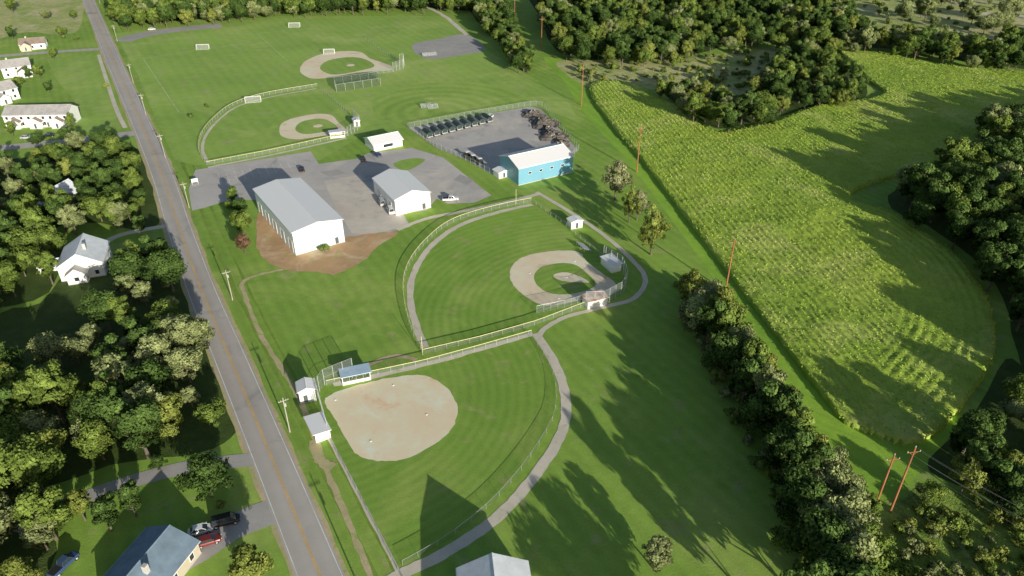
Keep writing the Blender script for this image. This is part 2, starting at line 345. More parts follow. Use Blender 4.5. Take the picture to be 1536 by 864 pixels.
# field 2
sheet('youth_infield',GP([(419,195),(424,184),(445,176),(475,171),(497,173),(508,184),(520,194),(516,202),(480,205),(445,209),(424,205)]),.05,'dirt2',n=5,jit=.12)
sheet('infield_grass',GP([(443,194),(452,183),(480,178),(498,184),(506,193),(480,199),(455,201)]),.062,'lawnup',n=4)
sheet('pitchers_mound',circ((477,189),2.0),.074,'dirt2',False)
fence('outfield_fence',[(310,248),(299,228),(303,204),(322,180),(352,158),(400,143),(476,130)],1.5,'cap')
ribbon('warning_track',GP([(313,244),(304,226),(308,205),(326,182),(356,160),(404,146),(474,133)]),1.2,.045,'path',jit=.1)
fence('foul_line_fence',[(310,248),(400,231),(490,211),(522,204)],1.5,'cap',False)
fence('foul_line_fence',[(476,130),(505,155),(530,176)],1.5,None,False)
ribbon('worn_trail',GP([(312,251),(400,234),(490,214),(520,207)]),1.5,.045,'path',jit=.1)
# field 1
sheet('ballfield_infield',GP([(450,103),(458,92),(480,82),(510,77),(540,78),(556,88),(585,98),(586,105),(560,107),(530,110),(500,116),(470,118),(454,112)]),.05,'dirt2',n=5,jit=.15)
sheet('infield_grass',GP([(480,101),(492,91),(520,86),(545,88),(562,99),(540,106),(505,112),(488,109)]),.062,'lawnup',n=4)
sheet('pitchers_mound',circ((526,98),2.2),.074,'dirt2',False)
fence('foul_line_fence',[(503,124),(560,112),(590,108)],1.6,None,False)
fence('foul_line_fence',[(548,60),(580,82),(600,95)],1.6,None,False)
sl=empty('soccer_field_lines')
for p in ([(215,88),(268,168)],[(385,50),(432,92)],[(215,88),(385,62)],[(385,50),(470,42)],[(345,66),(362,74)]): ribbon('line',GP(p),.25,.032,'faint',False,parent=sl)
def backstop(px,h):
    fence('backstop',px,h,None,False,2.4,'link',.08,'galv')
backstop([(878,459),(905,458),(934,442),(940,425),(932,404),(905,388)],4.5)
backstop([(530,560),(500,572),(486,578),(476,592),(482,612),(492,650)],4.5)
backstop([(522,204),(536,196),(540,186),(530,176)],4)
backstop([(590,108),(606,103),(606,93),(600,95)],5)
fence('yard_fence',[(612,192),(700,175),(800,158),(815,160),(868,224),(858,236)],2.2,None,False,3)
fence('yard_fence',[(612,192),(655,222),(700,242),(742,264)],2.2,None,False,3)
def batting_cage(px4,h):
    P=[G(*p) for p in px4]; mb=MB()
    for i in range(4):
        a=np.array(P[i]); b=np.array(P[(i+1)%4]); n=max(1,int(np.linalg.norm(b-a)/4))
        for j in range(n):
            p=a+(b-a)*j/n; q=a+(b-a)*(j+1)/n
            mb.cyl((*p,0),(*p,h),.07,.07,5,'galv'); mb.cyl((*p,h),(*q,h),.05,.05,5,'galv'); mb.poly([(*p,0),(*q,0),(*q,h),(*p,h)],'netd')
    mb.poly([(*p,h-.02) for p in P],'netd'); mb.obj('batting_cage')
batting_cage([(505,138),(571,128),(566,118),(502,127)],3.6)
def goal(px,yaw,w=7.0,h=2.4,d=2.0):
    mb=MB(); x=w/2
    for s in(-x,x):
        mb.cyl((s,0,0),(s,0,h),.09,.09,6,'white'); mb.cyl((s,0,h),(s,-d*.4,h),.07,.07,6,'white'); mb.cyl((s,-d*.4,h),(s,-d,0),.07,.07,6,'white'); mb.cyl((s,0,0),(s,-d,0),.06,.06,6,'white')
        mb.poly([(s,0,0),(s,0,h),(s,-d*.4,h),(s,-d,0)],'netw')
    mb.cyl((-x,0,h),(x,0,h),.09,.09,6,'white'); mb.cyl((-x,-d,0),(x,-d,0),.07,.07,6,'white'); mb.cyl((-x,-d*.4,h),(x,-d*.4,h),.06,.06,6,'white')
    mb.poly([(-x,-d,.0),(x,-d,.0),(x,-d*.4,h),(-x,-d*.4,h)],'netw'); mb.poly([(-x,0,h-.01),(x,0,h-.01),(x,-d*.4,h-.01),(-x,-d*.4,h-.01)],'netw')
    mb.obj('soccer_goal',None,(*G(*px),0),yaw)
goal((305,73),.1); goal((380,152),.25); goal((442,40),.1); goal((494,80),.1,6)
# ------------------------------------------------------------------ buildings
def building(name,c,yaw,w,l,eave,rise,wall,roof,openings=(),oh=.3,chimney=None,axis='y',loc_z=0,parent=None):
    """c = world centre, ridge along local y; w across"""
    e=empty(name,(c[0],c[1],loc_z),yaw); x=w/2; y=l/2
    if parent: e.parent=parent
    mb=MB(); mb.box(-x-.05,x+.05,-y-.05,y+.05,0,.25,'conc'); mb.obj('foundation',e)
    mb=MB()
    mb.poly([(-x,-y,.2),(x,-y,.2),(x,-y,eave),(0,-y,eave+rise),(-x,-y,eave)],wall)
    mb.poly([(x,y,.2),(-x,y,.2),(-x,y,eave),(0,y,eave+rise),(x,y,eave)],wall)
    mb.poly([(x,-y,.2),(x,y,.2),(x,y,eave),(x,-y,eave)],wall); mb.poly([(-x,y,.2),(-x,-y,.2),(-x,-y,eave),(-x,y,eave)],wall)
    mb.obj('walls',e)
    mb=MB(); sl=rise/x; t=.16
    for s in(-1,1):
        xe=s*(x+oh); ze=eave-sl*oh
        q=[(0,-y-oh,eave+rise+.02),(xe,-y-oh,ze+.02),(xe,y+oh,ze+.02),(0,y+oh,eave+rise+.02)]
        if s<0: q=[q[0],q[3],q[2],q[1]]
        mb.hexa(q+[(a,b,c_+t) for a,b,c_ in q],roof)
    mb.cyl((0,-y-oh,eave+rise+t),(0,y+oh,eave+rise+t),.12,.12,6,roof)
    for s in(-1,1): mb.cyl((s*(x+oh+.06),-y-oh,eave-sl*oh+.05),(s*(x+oh+.06),y+oh,eave-sl*oh+.05),.07,.07,6,'white')
    mb.obj('roof',e)
    mb=MB(); md=MB()
    for (side,u,z0,ww,hh,kind) in openings:
        k={'w':'glass','d':'door','r':'doorw'}[kind]; B=mb if kind=='w' else md
        fr=.09
        def pb(d0,d1,u0,u1,za,zb,kk):
            if side=='f': B.box(u0,u1,-y-d1,-y-d0,za,zb,kk)
            elif side=='b': B.box(u0,u1,y+d0,y+d1,za,zb,kk)
            elif side=='l': B.box(-x-d1,-x-d0,u0,u1,za,zb,kk)
            else: B.box(x+d0,x+d1,u0,u1,za,zb,kk)
        pb(.002,.03,u-ww/2,u+ww/2,z0,z0+hh,k)
        pb(.002,.08,u-ww/2-fr,u-ww/2-.003,z0,z0+hh,'white'); pb(.002,.08,u+ww/2+.003,u+ww/2+fr,z0,z0+hh,'white')
        pb(.002,.08,u-ww/2-fr,u+ww/2+fr,z0+hh+.003,z0+hh+fr,'white')
        if kind=='w': pb(.002,.1,u-ww/2-fr,u+ww/2+fr,z0-fr,z0-.003,'white')
    if mb.v: mb.obj('windows',e)
    if md.v: md.obj('doors',e)
    if chimney:
        mb=MB(); cx,cy=chimney; mb.box(cx-.4,cx+.4,cy-.4,cy+.4,eave,eave+rise+1.0,'conc'); mb.obj('chimney',e)
    return e
def wing(e,cx,cy,w,l,eave,rise,wall,roof,yaw=math.pi/2):
    building('wing',(cx,cy),yaw,w,l,eave,rise,wall,roof,[('f',0,1,1.2,1.2,'w'),('b',0,.3,.9,2,'d'),('l',0,1,1,1.1,'w')],parent=e)
def rect(p1,p2,p0,z):
    A=np.array(G(*p1,z)); B=np.array(G(*p2,z)); C=np.array(G(*p0,z)); u=B-A; w=np.linalg.norm(u); u/=w; n=np.array([-u[1],u[0]]); l=float((C-A)@n)
    c=A+u*w/2+n*l/2; return (float(c[0]),float(c[1])),math.atan2(u[1],u[0]),float(w),abs(l)
c,yw,w,l=rect((438,349),(513,329),(388,282),7.8)
building('metal_warehouse',c,yw,w,l,7.8,1.3,'metwall','metroof',
  [('f',w*.34,.2,1.1,2.2,'d')]+[('l',-l/2+l*(i+.5)/5,.2,3.4,3.8,'r') for i in range(5)]+[('r',-l/2+l*(i+.5)/4,.2,3.4,3.8,'r') for i in range(4)])
c,yw,w,l=rect((592,300),(645,288),(566,266),5.8)
building('storage_shed',c,yw,w,l,5.8,2.0,'siding','metroof2',[('l',-l/4,.2,3,3.2,'r'),('l',l/4,.2,3,3.2,'r'),('f',w*.3,.2,1.2,2.1,'d')])
c,yw,w,l=rect((778,253),(860,234),(757,232),6.5)
building('blue_metal_garage',c,yw+math.pi/2,l,w,6.5,2.2,'metblue','metroof2',[('r',w*(i-1)/3.6,.2,3.5,4,'r') for i in range(3)]+[('l',w*(i-1.5)/5,3.6,1.2,.7,'w') for i in range(4)]+[('f',0,.2,1.1,2.1,'d')])
c,yw,w,l=rect((560,216),(603,207),(553,204),3.4)
building('concession_stand',c,yw+math.pi/2,max(l,6),w,3.0,1.5,'siding','metroof2',[('l',0,1.1,4,1.2,'w'),('r',-3,.2,1,2.1,'d'),('r',2,1.1,3,1.2,'w')],oh=.5)
def shed(name,px,w,l,yaw,eave,rise,wall='siding',roof='metroof2',ops=None,oh=.25):
    building(name,G(*px),yaw,w,l,eave,rise,wall,roof,ops if ops is not None else [('f',0,.2,.9,1.9,'d'),('r',0,1,1,.8,'w')],oh)
def dugout(px,yaw,L,roof):
    """long axis local x, open front at -y"""
    e=empty('dugout',(*G(*px),0),yaw); mb=MB(); D=1.6; x=L/2
    mb.box(-x,x,D-.15,D,0,2.2,'siding'); mb.box(-x,-x+.15,-D,D-.153,0,2.3,'siding'); mb.box(x-.15,x,-D,D-.153,0,2.3,'siding'); mb.box(-x+.16,x-.16,-D,-D+.1,0,.9,'siding'); mb.obj('walls',e)
    mb=MB(); mb.hexa([(-x-.3,-D-.5,2.55),(x+.3,-D-.5,2.55),(x+.3,D+.3,2.3),(-x-.3,D+.3,2.3),(-x-.3,-D-.5,2.7),(x+.3,-D-.5,2.7),(x+.3,D+.3,2.45),(-x-.3,D+.3,2.45)],roof); mb.obj('roof',e)
    mb=MB(); mb.box(-x+.4,x-.4,D-.7,D-.3,.42,.5,'wood'); mb.box(-x+.6,-x+.7,D-.65,D-.35,0,.42,'wood'); mb.box(x-.7,x-.6,D-.65,D-.35,0,.42,'wood'); mb.obj('bench',e)
    mb=MB()
    for i in range(5):
        u=-x+.07+(L-.14)*i/4; mb.cyl((u,-D+.2,0),(u,-D+.2,2.55),.05,.05,6,'galv')
    mb.obj('posts',e)
f4=np.array(G(635,547))-np.array(G(500,575)); y4=math.atan2(f4[1],f4[0])
dugout((534,568),y4,6.5,'roofblue')
e4=np.array(G(545,755))-np.array(G(491,652)); y4b=math.atan2(e4[1],e4[0])
dugout((479,648),y4b,6,'metroof2')
shed('equipment_shed',(462,596),3.6,3.6,y4,3.4,.7,ops=[('r',0,1.2,1.2,.9,'w'),('f',-.5,.2,.9,2,'d')])
f3=np.array(G(880,452))-np.array(G(805,470)); y3=math.atan2(f3[1],f3[0])
dugout((892,456),y3+math.pi,6,'rustroof')
g3=np.array(G(905,388))-np.array(G(850,340)); 
dugout((916,401),math.atan2(g3[1],g3[0])+math.pi,6,'metroof2')
shed('scorers_booth',(862,340),4,3,y3,2.6,.5,roof='metroof2')
dugout((506,205),y4,6,'metroof2'); shed('equipment_shed',(535,188),2.5,3.5,y4,2.6,.5)
shed('yard_hut',(752,264),4.5,4,yw,2.4,.5)
def win_rows(w,l,ea,rows=2,nf=2,ns=4):
    o=[]
    for r in range(rows):
        z=1.0+r*2.7
        for s in 'fb':
            for i in range(nf): o.append((s,-w/2+w*(i+.5)/nf,z,1.0,1.3,'w'))
        for s in 'lr':
            for i in range(ns): o.append((s,-l/2+l*(i+.5)/ns,z,1.0,1.3,'w'))
    return o
p=np.array(G(10,192)); q=np.array(G(107,190)); d=q-p; L=float(np.linalg.norm(d)); ya=math.atan2(d[1],d[0]); nrm=np.array([-d[1],d[0]])/L
c=tuple((p+q)/2+nrm*5)
e=building('townhouse_row',c,ya+math.pi/2,10,L,5.4,2.6,'siding','shg',[( 'l',-L/2+L*(i+.5)/9,1.0,1.1,1.4,'w') for i in range(9)]+[( 'l',-L/2+L*(i+.5)/9,3.6,1.1,1.2,'w') for i in range(9)]+[('l',-L/2+L*(i+1)/9+.2,.2,.9,2.0,'d') for i in (0,2,4,6)])
for yy in (-L/3,0,L/3): wing(e,-5.6,yy,5,3.2,3.0,1.6,'siding','shb')
e=building('white_house',G(28,112),ya+math.pi/2+.5,9,13,5.0,2.8,'siding','shg',win_rows(9,13,5.0,2,2,3),chimney=(1,3)); wing(e,-6,-3,6,5,3,1.8,'siding','shb')
e=building('white_house',G(52,72),ya+math.pi/2+.3,8,13,3.2,2.4,'siding','shb',win_rows(8,13,3,1,2,3),chimney=(1,3)); wing(e,-5,3,5,4,3,1.6,'sidingb','shb')
e=building('white_house',G(4,150),ya+math.pi/2+.9,9,12,5.2,2.8,'siding','shg',win_rows(9,12,5.2,2,2,3)); wing(e,-6,2,5,5,3,1.6,'siding','shg')
building('small_white_house',G(98,308),-.25,7.5,9,4.6,3.0,'siding','shlt',win_rows(7.5,9,4,1,2,2))
building('garden_shed',G(58,318),-1.1,4,7,2.4,1.0,'siding','shlt',[('f',0,.2,1,2,'d')])
c6=G(132,402); e=building('grey_roof_house',c6,.30,11.5,12.5,4.6,3.4,'siding','shlt',win_rows(11.5,12.5,4.6,1,3,3),chimney=(1.5,-2)); wing(e,-1,-7.2,5,3.5,3,1.8,'siding','shg',0)
building('garden_shed',G(78,404),-1.1,3,6,2.2,.8,'siding','shlt',[('f',0,.2,1,1.8,'d')])
c7=G(224,872); building('blue_roof_house',(c7[0],c7[1]+1),-.28,10.5,13,3.0,2.2,'sidingb','shlb',win_rows(10.5,13,3,1,3,3),chimney=(2,-2))
c8=G(752,828,7.0); building('white_roof_house',(c8[0]-.5,c8[1]-9),.12,11.5,17,4.2,2.8,'siding','shlt',win_rows(11.5,17,4,1,3,4))
# ------------------------------------------------------------------ vehicles
def car(name,px,yaw,paint,kind='car'):
    if paint not in M: M[paint]=plain('carpaint_'+paint,{'p_white':(.82,.82,.82),'p_black':(.02,.02,.025),'p_silver':(.5,.52,.54),'p_red':(.20,.03,.03),'p_blue':(.05,.09,.2)}[paint],.25,.1,var=.03,spec=.6)
    mb=MB(); hw=.92
    if kind=='car':
        sec=[(-2.25,.62,.42,.70),(-2.1,.84,.30,.88),(-1.4,hw,.26,.95),(0,hw,.26,.93),(1.2,hw,.26,.90),(1.9,.86,.28,.80),(2.2,.66,.38,.66)]
        cab=(-1.75,1.25,-1.15,.45,1.44)
    elif kind=='pickup':
        sec=[(-2.8,.88,.5,1.05),(-2.7,.95,.42,1.1),(-1,.97,.4,1.1),(.4,.97,.4,1.1),(1.6,.96,.4,1.08),(2.4,.9,.42,1.0),(2.7,.75,.5,.85)]
        cab=(-.7,1.5,-.5,.8,1.82)
    else:
        sec=[(-2.6,.85,.42,1.1),(-2.5,.95,.36,1.2),(-1,.97,.34,1.2),(.8,.97,.34,1.15),(1.9,.95,.36,1.05),(2.5,.75,.45,.85)]
        cab=(-2.45,1.8,-2.3,1.0,2.05)
    def ring(s):
        x,h,z0,z1=s; return [(x,-h*.9,z0),(x,-h,z0+.15),(x,-h,z1-.18),(x,-h*.86,z1),(x,h*.86,z1),(x,h,z1-.18),(x,h,z0+.15),(x,h*.9,z0)]
    R=[ring(s) for s in sec]
    for a,b in zip(R[:-1],R[1:]):
        for i in range(8):
            j=(i+1)%8; mb.poly([a[i],a[j],b[j],b[i]],paint)
    mb.poly(R[0],paint); mb.poly(R[-1][::-1],paint)
    x0,x1,x2,x3,zt=cab; zb=sec[2][3]-.03; hb=hw*.86; ht=hw*.7
    b=[(x0,-hb,zb),(x1,-hb,zb),(x1,hb,zb),(x0,hb,zb)]; t=[(x2,-ht,zt),(x3,-ht,zt),(x3,ht,zt),(x2,ht,zt)]
    for i in range(4):
        j=(i+1)%4; mb.poly([b[i],b[j],t[j],t[i]],'glass')
        mb.cyl(b[i],t[i],.05,.05,5,paint)
    mb.cyl(((x0+x1)/2,-hb,zb),((x2+x3)/2,-ht-.01,zt),.05,.05,5,paint); mb.cyl(((x0+x1)/2,hb,zb),((x2+x3)/2,ht+.01,zt),.05,.05,5,paint)
    mb.box(x2-.03,x3+.03,-ht-.03,ht+.03,zt,zt+.06,paint)
    if kind=='pickup': mb.box(-2.65,-.85,-.75,.75,1.101,1.108,'tire')
    for wx in (sec[0][0]+.9,sec[-1][0]-.9):
        for s in(-1,1):
            r=.34 if kind=='car' else .4
            mb.cyl((wx,s*(hw-.2),r),(wx,s*(hw+.03),r),r,r,14,'tire'); mb.cyl((wx,s*(hw+.03),r),(wx,s*(hw+.05),r),r*.55,r*.5,10,'galv')
    xf=sec[-1][0]; mb.box(xf-.06,xf+.03,-.6,-.35,.6,.72,'white'); mb.box(xf-.06,xf+.03,.35,.6,.6,.72,'white')
    xr=sec[0][0]; mb.box(xr-.03,xr+.06,-.6,-.35,.6,.75,'orange'); mb.box(xr-.03,xr+.06,.35,.6,.6,.75,'orange')
    mb.box(x1-.25,x1-.1,-hw-.16,-hw+.02,zb+.02,zb+.16,paint); mb.box(x1-.25,x1-.1,hw-.02,hw+.16,zb+.02,zb+.16,paint)
    return mb.obj(name,None,(*G(*px),.05),yaw)
car('parked_car',(302,798),.35,'p_white'); car('parked_car',(340,785),.35,'p_black','van'); car('parked_car',(314,814),.4,'p_red')
car('parked_car',(453,256),1.9,'p_black'); car('parked_car',(544,240),2.0,'p_black'); car('parked_car',(566,234),2.3,'p_blue')
car('pickup_truck',(676,301),.1,'p_white','pickup'); car('parked_van',(586,318),1.9,'p_white','van'); car('parked_van',(573,306),1.9,'p_silver','van')
car('pickup_truck',(98,850),1.2,'p_blue','pickup'); car('parked_car',(228,45),.3,'p_white'); car('parked_car',(22,368),1.3,'p_red'); car('parked_van',(735,178),1.2,'p_white','van')
car('parked_car',(40,208),.2,'p_silver'); car('parked_car',(75,205),.2,'p_black')
def trailer(px,yaw):
    mb=MB(); L=6.4;W=2.4
    mb.box(-L/2,L/2,-W/2,W/2,.7,1.0,'galv'); mb.box(-L/2,L/2,-W/2,-W/2+.1,1.0,2.0,'galv'); mb.box(-L/2,L/2,W/2-.1,W/2,1.0,2.0,'galv')
    n=8; 
    for i in range(n):
        a0=math.pi*i/n;a1=math.pi*(i+1)/n
        p=[(-L/2+.2,-math.cos(a0)*W/2*.98,2.0+math.sin(a0)*.8),(L/2-.2,-math.cos(a0)*W/2*.98,2.0+math.sin(a0)*.8),(L/2-.2,-math.cos(a1)*W/2*.98,2.0+math.sin(a1)*.8),(-L/2+.2,-math.cos(a1)*W/2*.98,2.0+math.sin(a1)*.8)]
        mb.poly(p,'tarp')
    for s in(-1,1):
        xx=s*(L/2-.2); mb.poly([(xx,-math.cos(math.pi*i/n)*W/2*.98,2.0+math.sin(math.pi*i/n)*.8) for i in range(n+1)]+[(xx,W/2-.1,1.0),(xx,-W/2+.1,1.0)],'tarp')
    for wx in(-1.2,-2.2):
        for s in(-1,1): mb.cyl((wx,s*(W/2-.3),.45),(wx,s*(W/2),.45),.45,.45,12,'tire')
    mb.cyl((L/2,-.4,.8),(L/2+1.3,0,.7),.06,.06,5,'galv'); mb.cyl((L/2,.4,.8),(L/2+1.3,0,.7),.06,.06,5,'galv')
    mb.obj('covered_trailer',None,(*G(*px),.05),yaw)
for i in range(9): trailer((641+i*11.2,205-i*2.9),2.05+random.uniform(-.04,.04))
def tractor(px,yaw):
    mb=MB(); mb.box(-.5,1.6,-.45,.45,.8,1.5,'orange'); mb.hexa([(-1.3,-.7,1.0),(-.2,-.7,1.0),(-.2,.7,1.0),(-1.3,.7,1.0),(-1.1,-.6,2.5),(-.3,-.6,2.5),(-.3,.6,2.5),(-1.1,.6,2.5)],'glass'); mb.box(-1.3,-.1,-.75,.75,2.5,2.62,'white')
    for s in(-1,1):
        mb.cyl((-.8,s*.7,.8),(-.8,s*1.15,.8),.8,.8,14,'tire'); mb.cyl((1.2,s*.6,.5),(1.2,s*.9,.5),.5,.5,12,'tire'); mb.cyl((0,s*.6,1.4),(2.4,s*.6,.6),.08,.08,5,'orange')
    mb.box(2.3,2.9,-1,1,.2,.8,'galv'); mb.cyl((1,.2,1.5),(1,.2,2.2),.06,.06,6,'tire')
    mb.obj('utility_tractor',None,(*G(*px),.05),yaw)
for p in ((700,236),(709,241),(719,246)): tractor(p,2.0)
def pile(px,r,h,seed):
    rg=np.random.default_rng(seed); mb=MB(); n=22; rings=9; V=[]
    for i in range(rings+1):
        f=i/rings
        for j in range(n):
            t=2*math.pi*j/n; rr=r*f*(1+.25*math.sin(3*t+seed)+rg.uniform(-.08,.08)); z=h*(1-f**1.4)*(1+rg.uniform(-.25,.25)) if i<rings else .0
            V.append((rr*math.cos(t),rr*math.sin(t),max(z,0)))
    for i in range(rings):
        for j in range(n):
            k=(j+1)%n; mb.poly([V[i*n+j],V[(i+1)*n+j],V[(i+1)*n+k],V[i*n+k]],'rubble')
    for i in range(40):
        a=rg.uniform(0,6.28); q=r*rg.uniform(0,1.05); x,y=q*math.cos(a),q*math.sin(a); z=h*(1-min(q/r,1)**1.4); s=rg.uniform(.12,.38)
        mb.hexa([(x+dx*s*rg.uniform(.7,1.5),y+dy*s*rg.uniform(.7,1.5),z+dz*s+.05) for dx,dy,dz in((-1,-1,-1),(1,-1,-1),(1,1,-1),(-1,1,-1),(-1,-1,1),(1,-1,1),(1,1,1),(-1,1,1))],random.choice(['rubble','rubble','oldlot','bark','tire']))
    mb.obj('rubble_pile',None,(*G(*px),.04),0)
pile((815,186),6.5,2.6,1); pile((828,204),6,2.2,2); pile((800,172),5,1.8,3); pile((842,216),3.5,1.5,4); pile((822,195),2.5,1.6,5)
def bleacher(px,yaw,L=6):
    mb=MB()
    for i in range(4):
        mb.box(-L/2,L/2,i*.7,i*.7+.3,.4+i*.35,.45+i*.35,'galv'); mb.box(-L/2,L/2,i*.7-.3,i*.7-.02,.18+i*.35,.22+i*.35,'galv')
    for x in(-L/2+.2,0,L/2-.2):
        for i in range(4): mb.cyl((x,i*.7+.15,0),(x,i*.7+.15,.4+i*.35),.04,.04,5,'galv')
        mb.cyl((x,0,.3),(x,2.4,1.5),.04,.04,5,'galv')
    mb.obj('bleachers',None,(*G(*px),.03),yaw)
bleacher((645,84),.3,8); bleacher((650,163),.3,5); bleacher((640,162),.3,5)
bleacher((880,372),math.atan2(g3[1],g3[0])+math.pi,5)
# ------------------------------------------------------------------ poles & wires
def tube_wire(mb,a,b,sag,r=.022,n=10,k='wire'):
    a=Vector(a);b=Vector(b);pr=a
    for i in range(1,n+1):
        t=i/n; p=a.lerp(b,t); p.z-=4*sag*t*(1-t); mb.cyl(pr,p,r,r,4,k,False); pr=p
TP=[[(1308,772),(1335,768)],[(1088,437)],[(955,258)],[(872,158)],[(812,75)],[(772,28)]]
def tall_pole(px,h,yaw):
    c=G(*px); mb=MB()
    mb.cyl((0,0,0),(0,0,h),.23,.14,10,'rust')
    mb.cyl((-1.3,0,h-1.2),(1.3,0,h-1.2),.07,.07,6,'rust')
    for s in(-1.2,0,1.2):
        zz=h-1.15 if s else h
        for i in range(3): mb.cyl((s,0,zz+.12*i),(s,0,zz+.12*i+.07),.10,.08,8,'conc')
    mb.cyl((-.8,0,h-1.2),(0,0,h-2.0),.05,.05,5,'rust'); mb.cyl((.8,0,h-1.2),(0,0,h-2.0),.05,.05,5,'rust')
    mb.obj('transmission_pole',None,(*c,0),yaw); return c
line_dir=math.atan2(G(955,258)[1]-G(1088,437)[1],G(955,258)[0]-G(1088,437)[0])-math.pi/2
cs=[]
for i,grp in enumerate(TP):
    for j,p in enumerate(grp): c=tall_pole(p,[15.5,16.5,18,18,18,18][i]+j*1.2,line_dir)
    cs.append((G(*grp[0]),[15.5,16.5,18,18,18,18][i]))
wm=MB()
far=(cs[0][0][0]+ (cs[0][0][0]-cs[1][0][0]),cs[0][0][1]+(cs[0][0][1]-cs[1][0][1]))
seq=[(far,16)]+cs
for (a,ha),(b,hb) in zip(seq[:-1],seq[1:]):
    for s,dz in((-1.2,-.8),(0,.35),(1.2,-.8)):
        ox,oy=s*math.cos(line_dir),s*math.sin(line_dir)
        tube_wire(wm,(a[0]+ox,a[1]+oy,ha+dz),(b[0]+ox,b[1]+oy,hb+dz),1.6,.014)
e=G(1337,770)
for s,dz in((-1.2,-.8),(0,.3),(1.2,-.8),(-1.2,-2.5),(1.2,-2.5)):
    q=G(1700,960); tube_wire(wm,(e[0]+s,e[1],16.5+dz),(q[0]+s,q[1]+s,15+dz),1.5,.018)
wm.obj('transmission_wires')
def street_pole(px,h=9.5):
    c=G(*px); mb=MB(); mb.cyl((0,0,0),(0,0,h),.15,.10,8,'wood'); mb.box(-1.1,1.1,-.05,.05,h-.9,h-.77,'wood')
    for s in(-1.0,-.5,.5,1.0): mb.cyl((s,0,h-.75),(s,0,h-.5),.06,.05,6,'conc')
    mb.cyl((.25,0,h-2.4),(.25,0,h-1.5),.2,.2,8,'galv')
    mb.obj('utility_pole',None,(*c,0),math.atan2(rperp[1],rperp[0])); return c,h
ups=[(560,930),(435,648),(349,450),(284,312),(248,236),(219,172),(200,124),(176,62),(150,5)]
hp=[street_pole(p) for p in ups]
wm=MB()
for (a,ha),(b,hb) in zip(hp[:-1],hp[1:]):
    for s in(-1.0,1.0):
        ox,oy=s*rperp[0],s*rperp[1]; tube_wire(wm,(a[0]+ox,a[1]+oy,ha-.5),(b[0]+ox,b[1]+oy,hb-.5),.7,.010,8)
wm.obj('utility_wires')
def foul_pole(px,h=6):
    mb=MB(); mb.cyl((0,0,0),(0,0,h),.06,.06,8,'cap'); mb.obj('foul_pole',None,(*G(*px),0),.8)
for p in((774,306),(634,532)): foul_pole(p,5.5)
def sign(px,yaw):
    mb=MB(); mb.cyl((-1,0,0),(-1,0,2),.08,.08,6,'white'); mb.cyl((1,0,0),(1,0,2),.08,.08,6,'white'); mb.box(-1.1,1.1,-.06,.06,.8,2.1,'white'); mb.box(-.95,.95,-.075,-.062,.95,1.95,'roofblue'); mb.obj('entrance_sign',None,(*G(*px),0),yaw)
sign((293,276),.5)
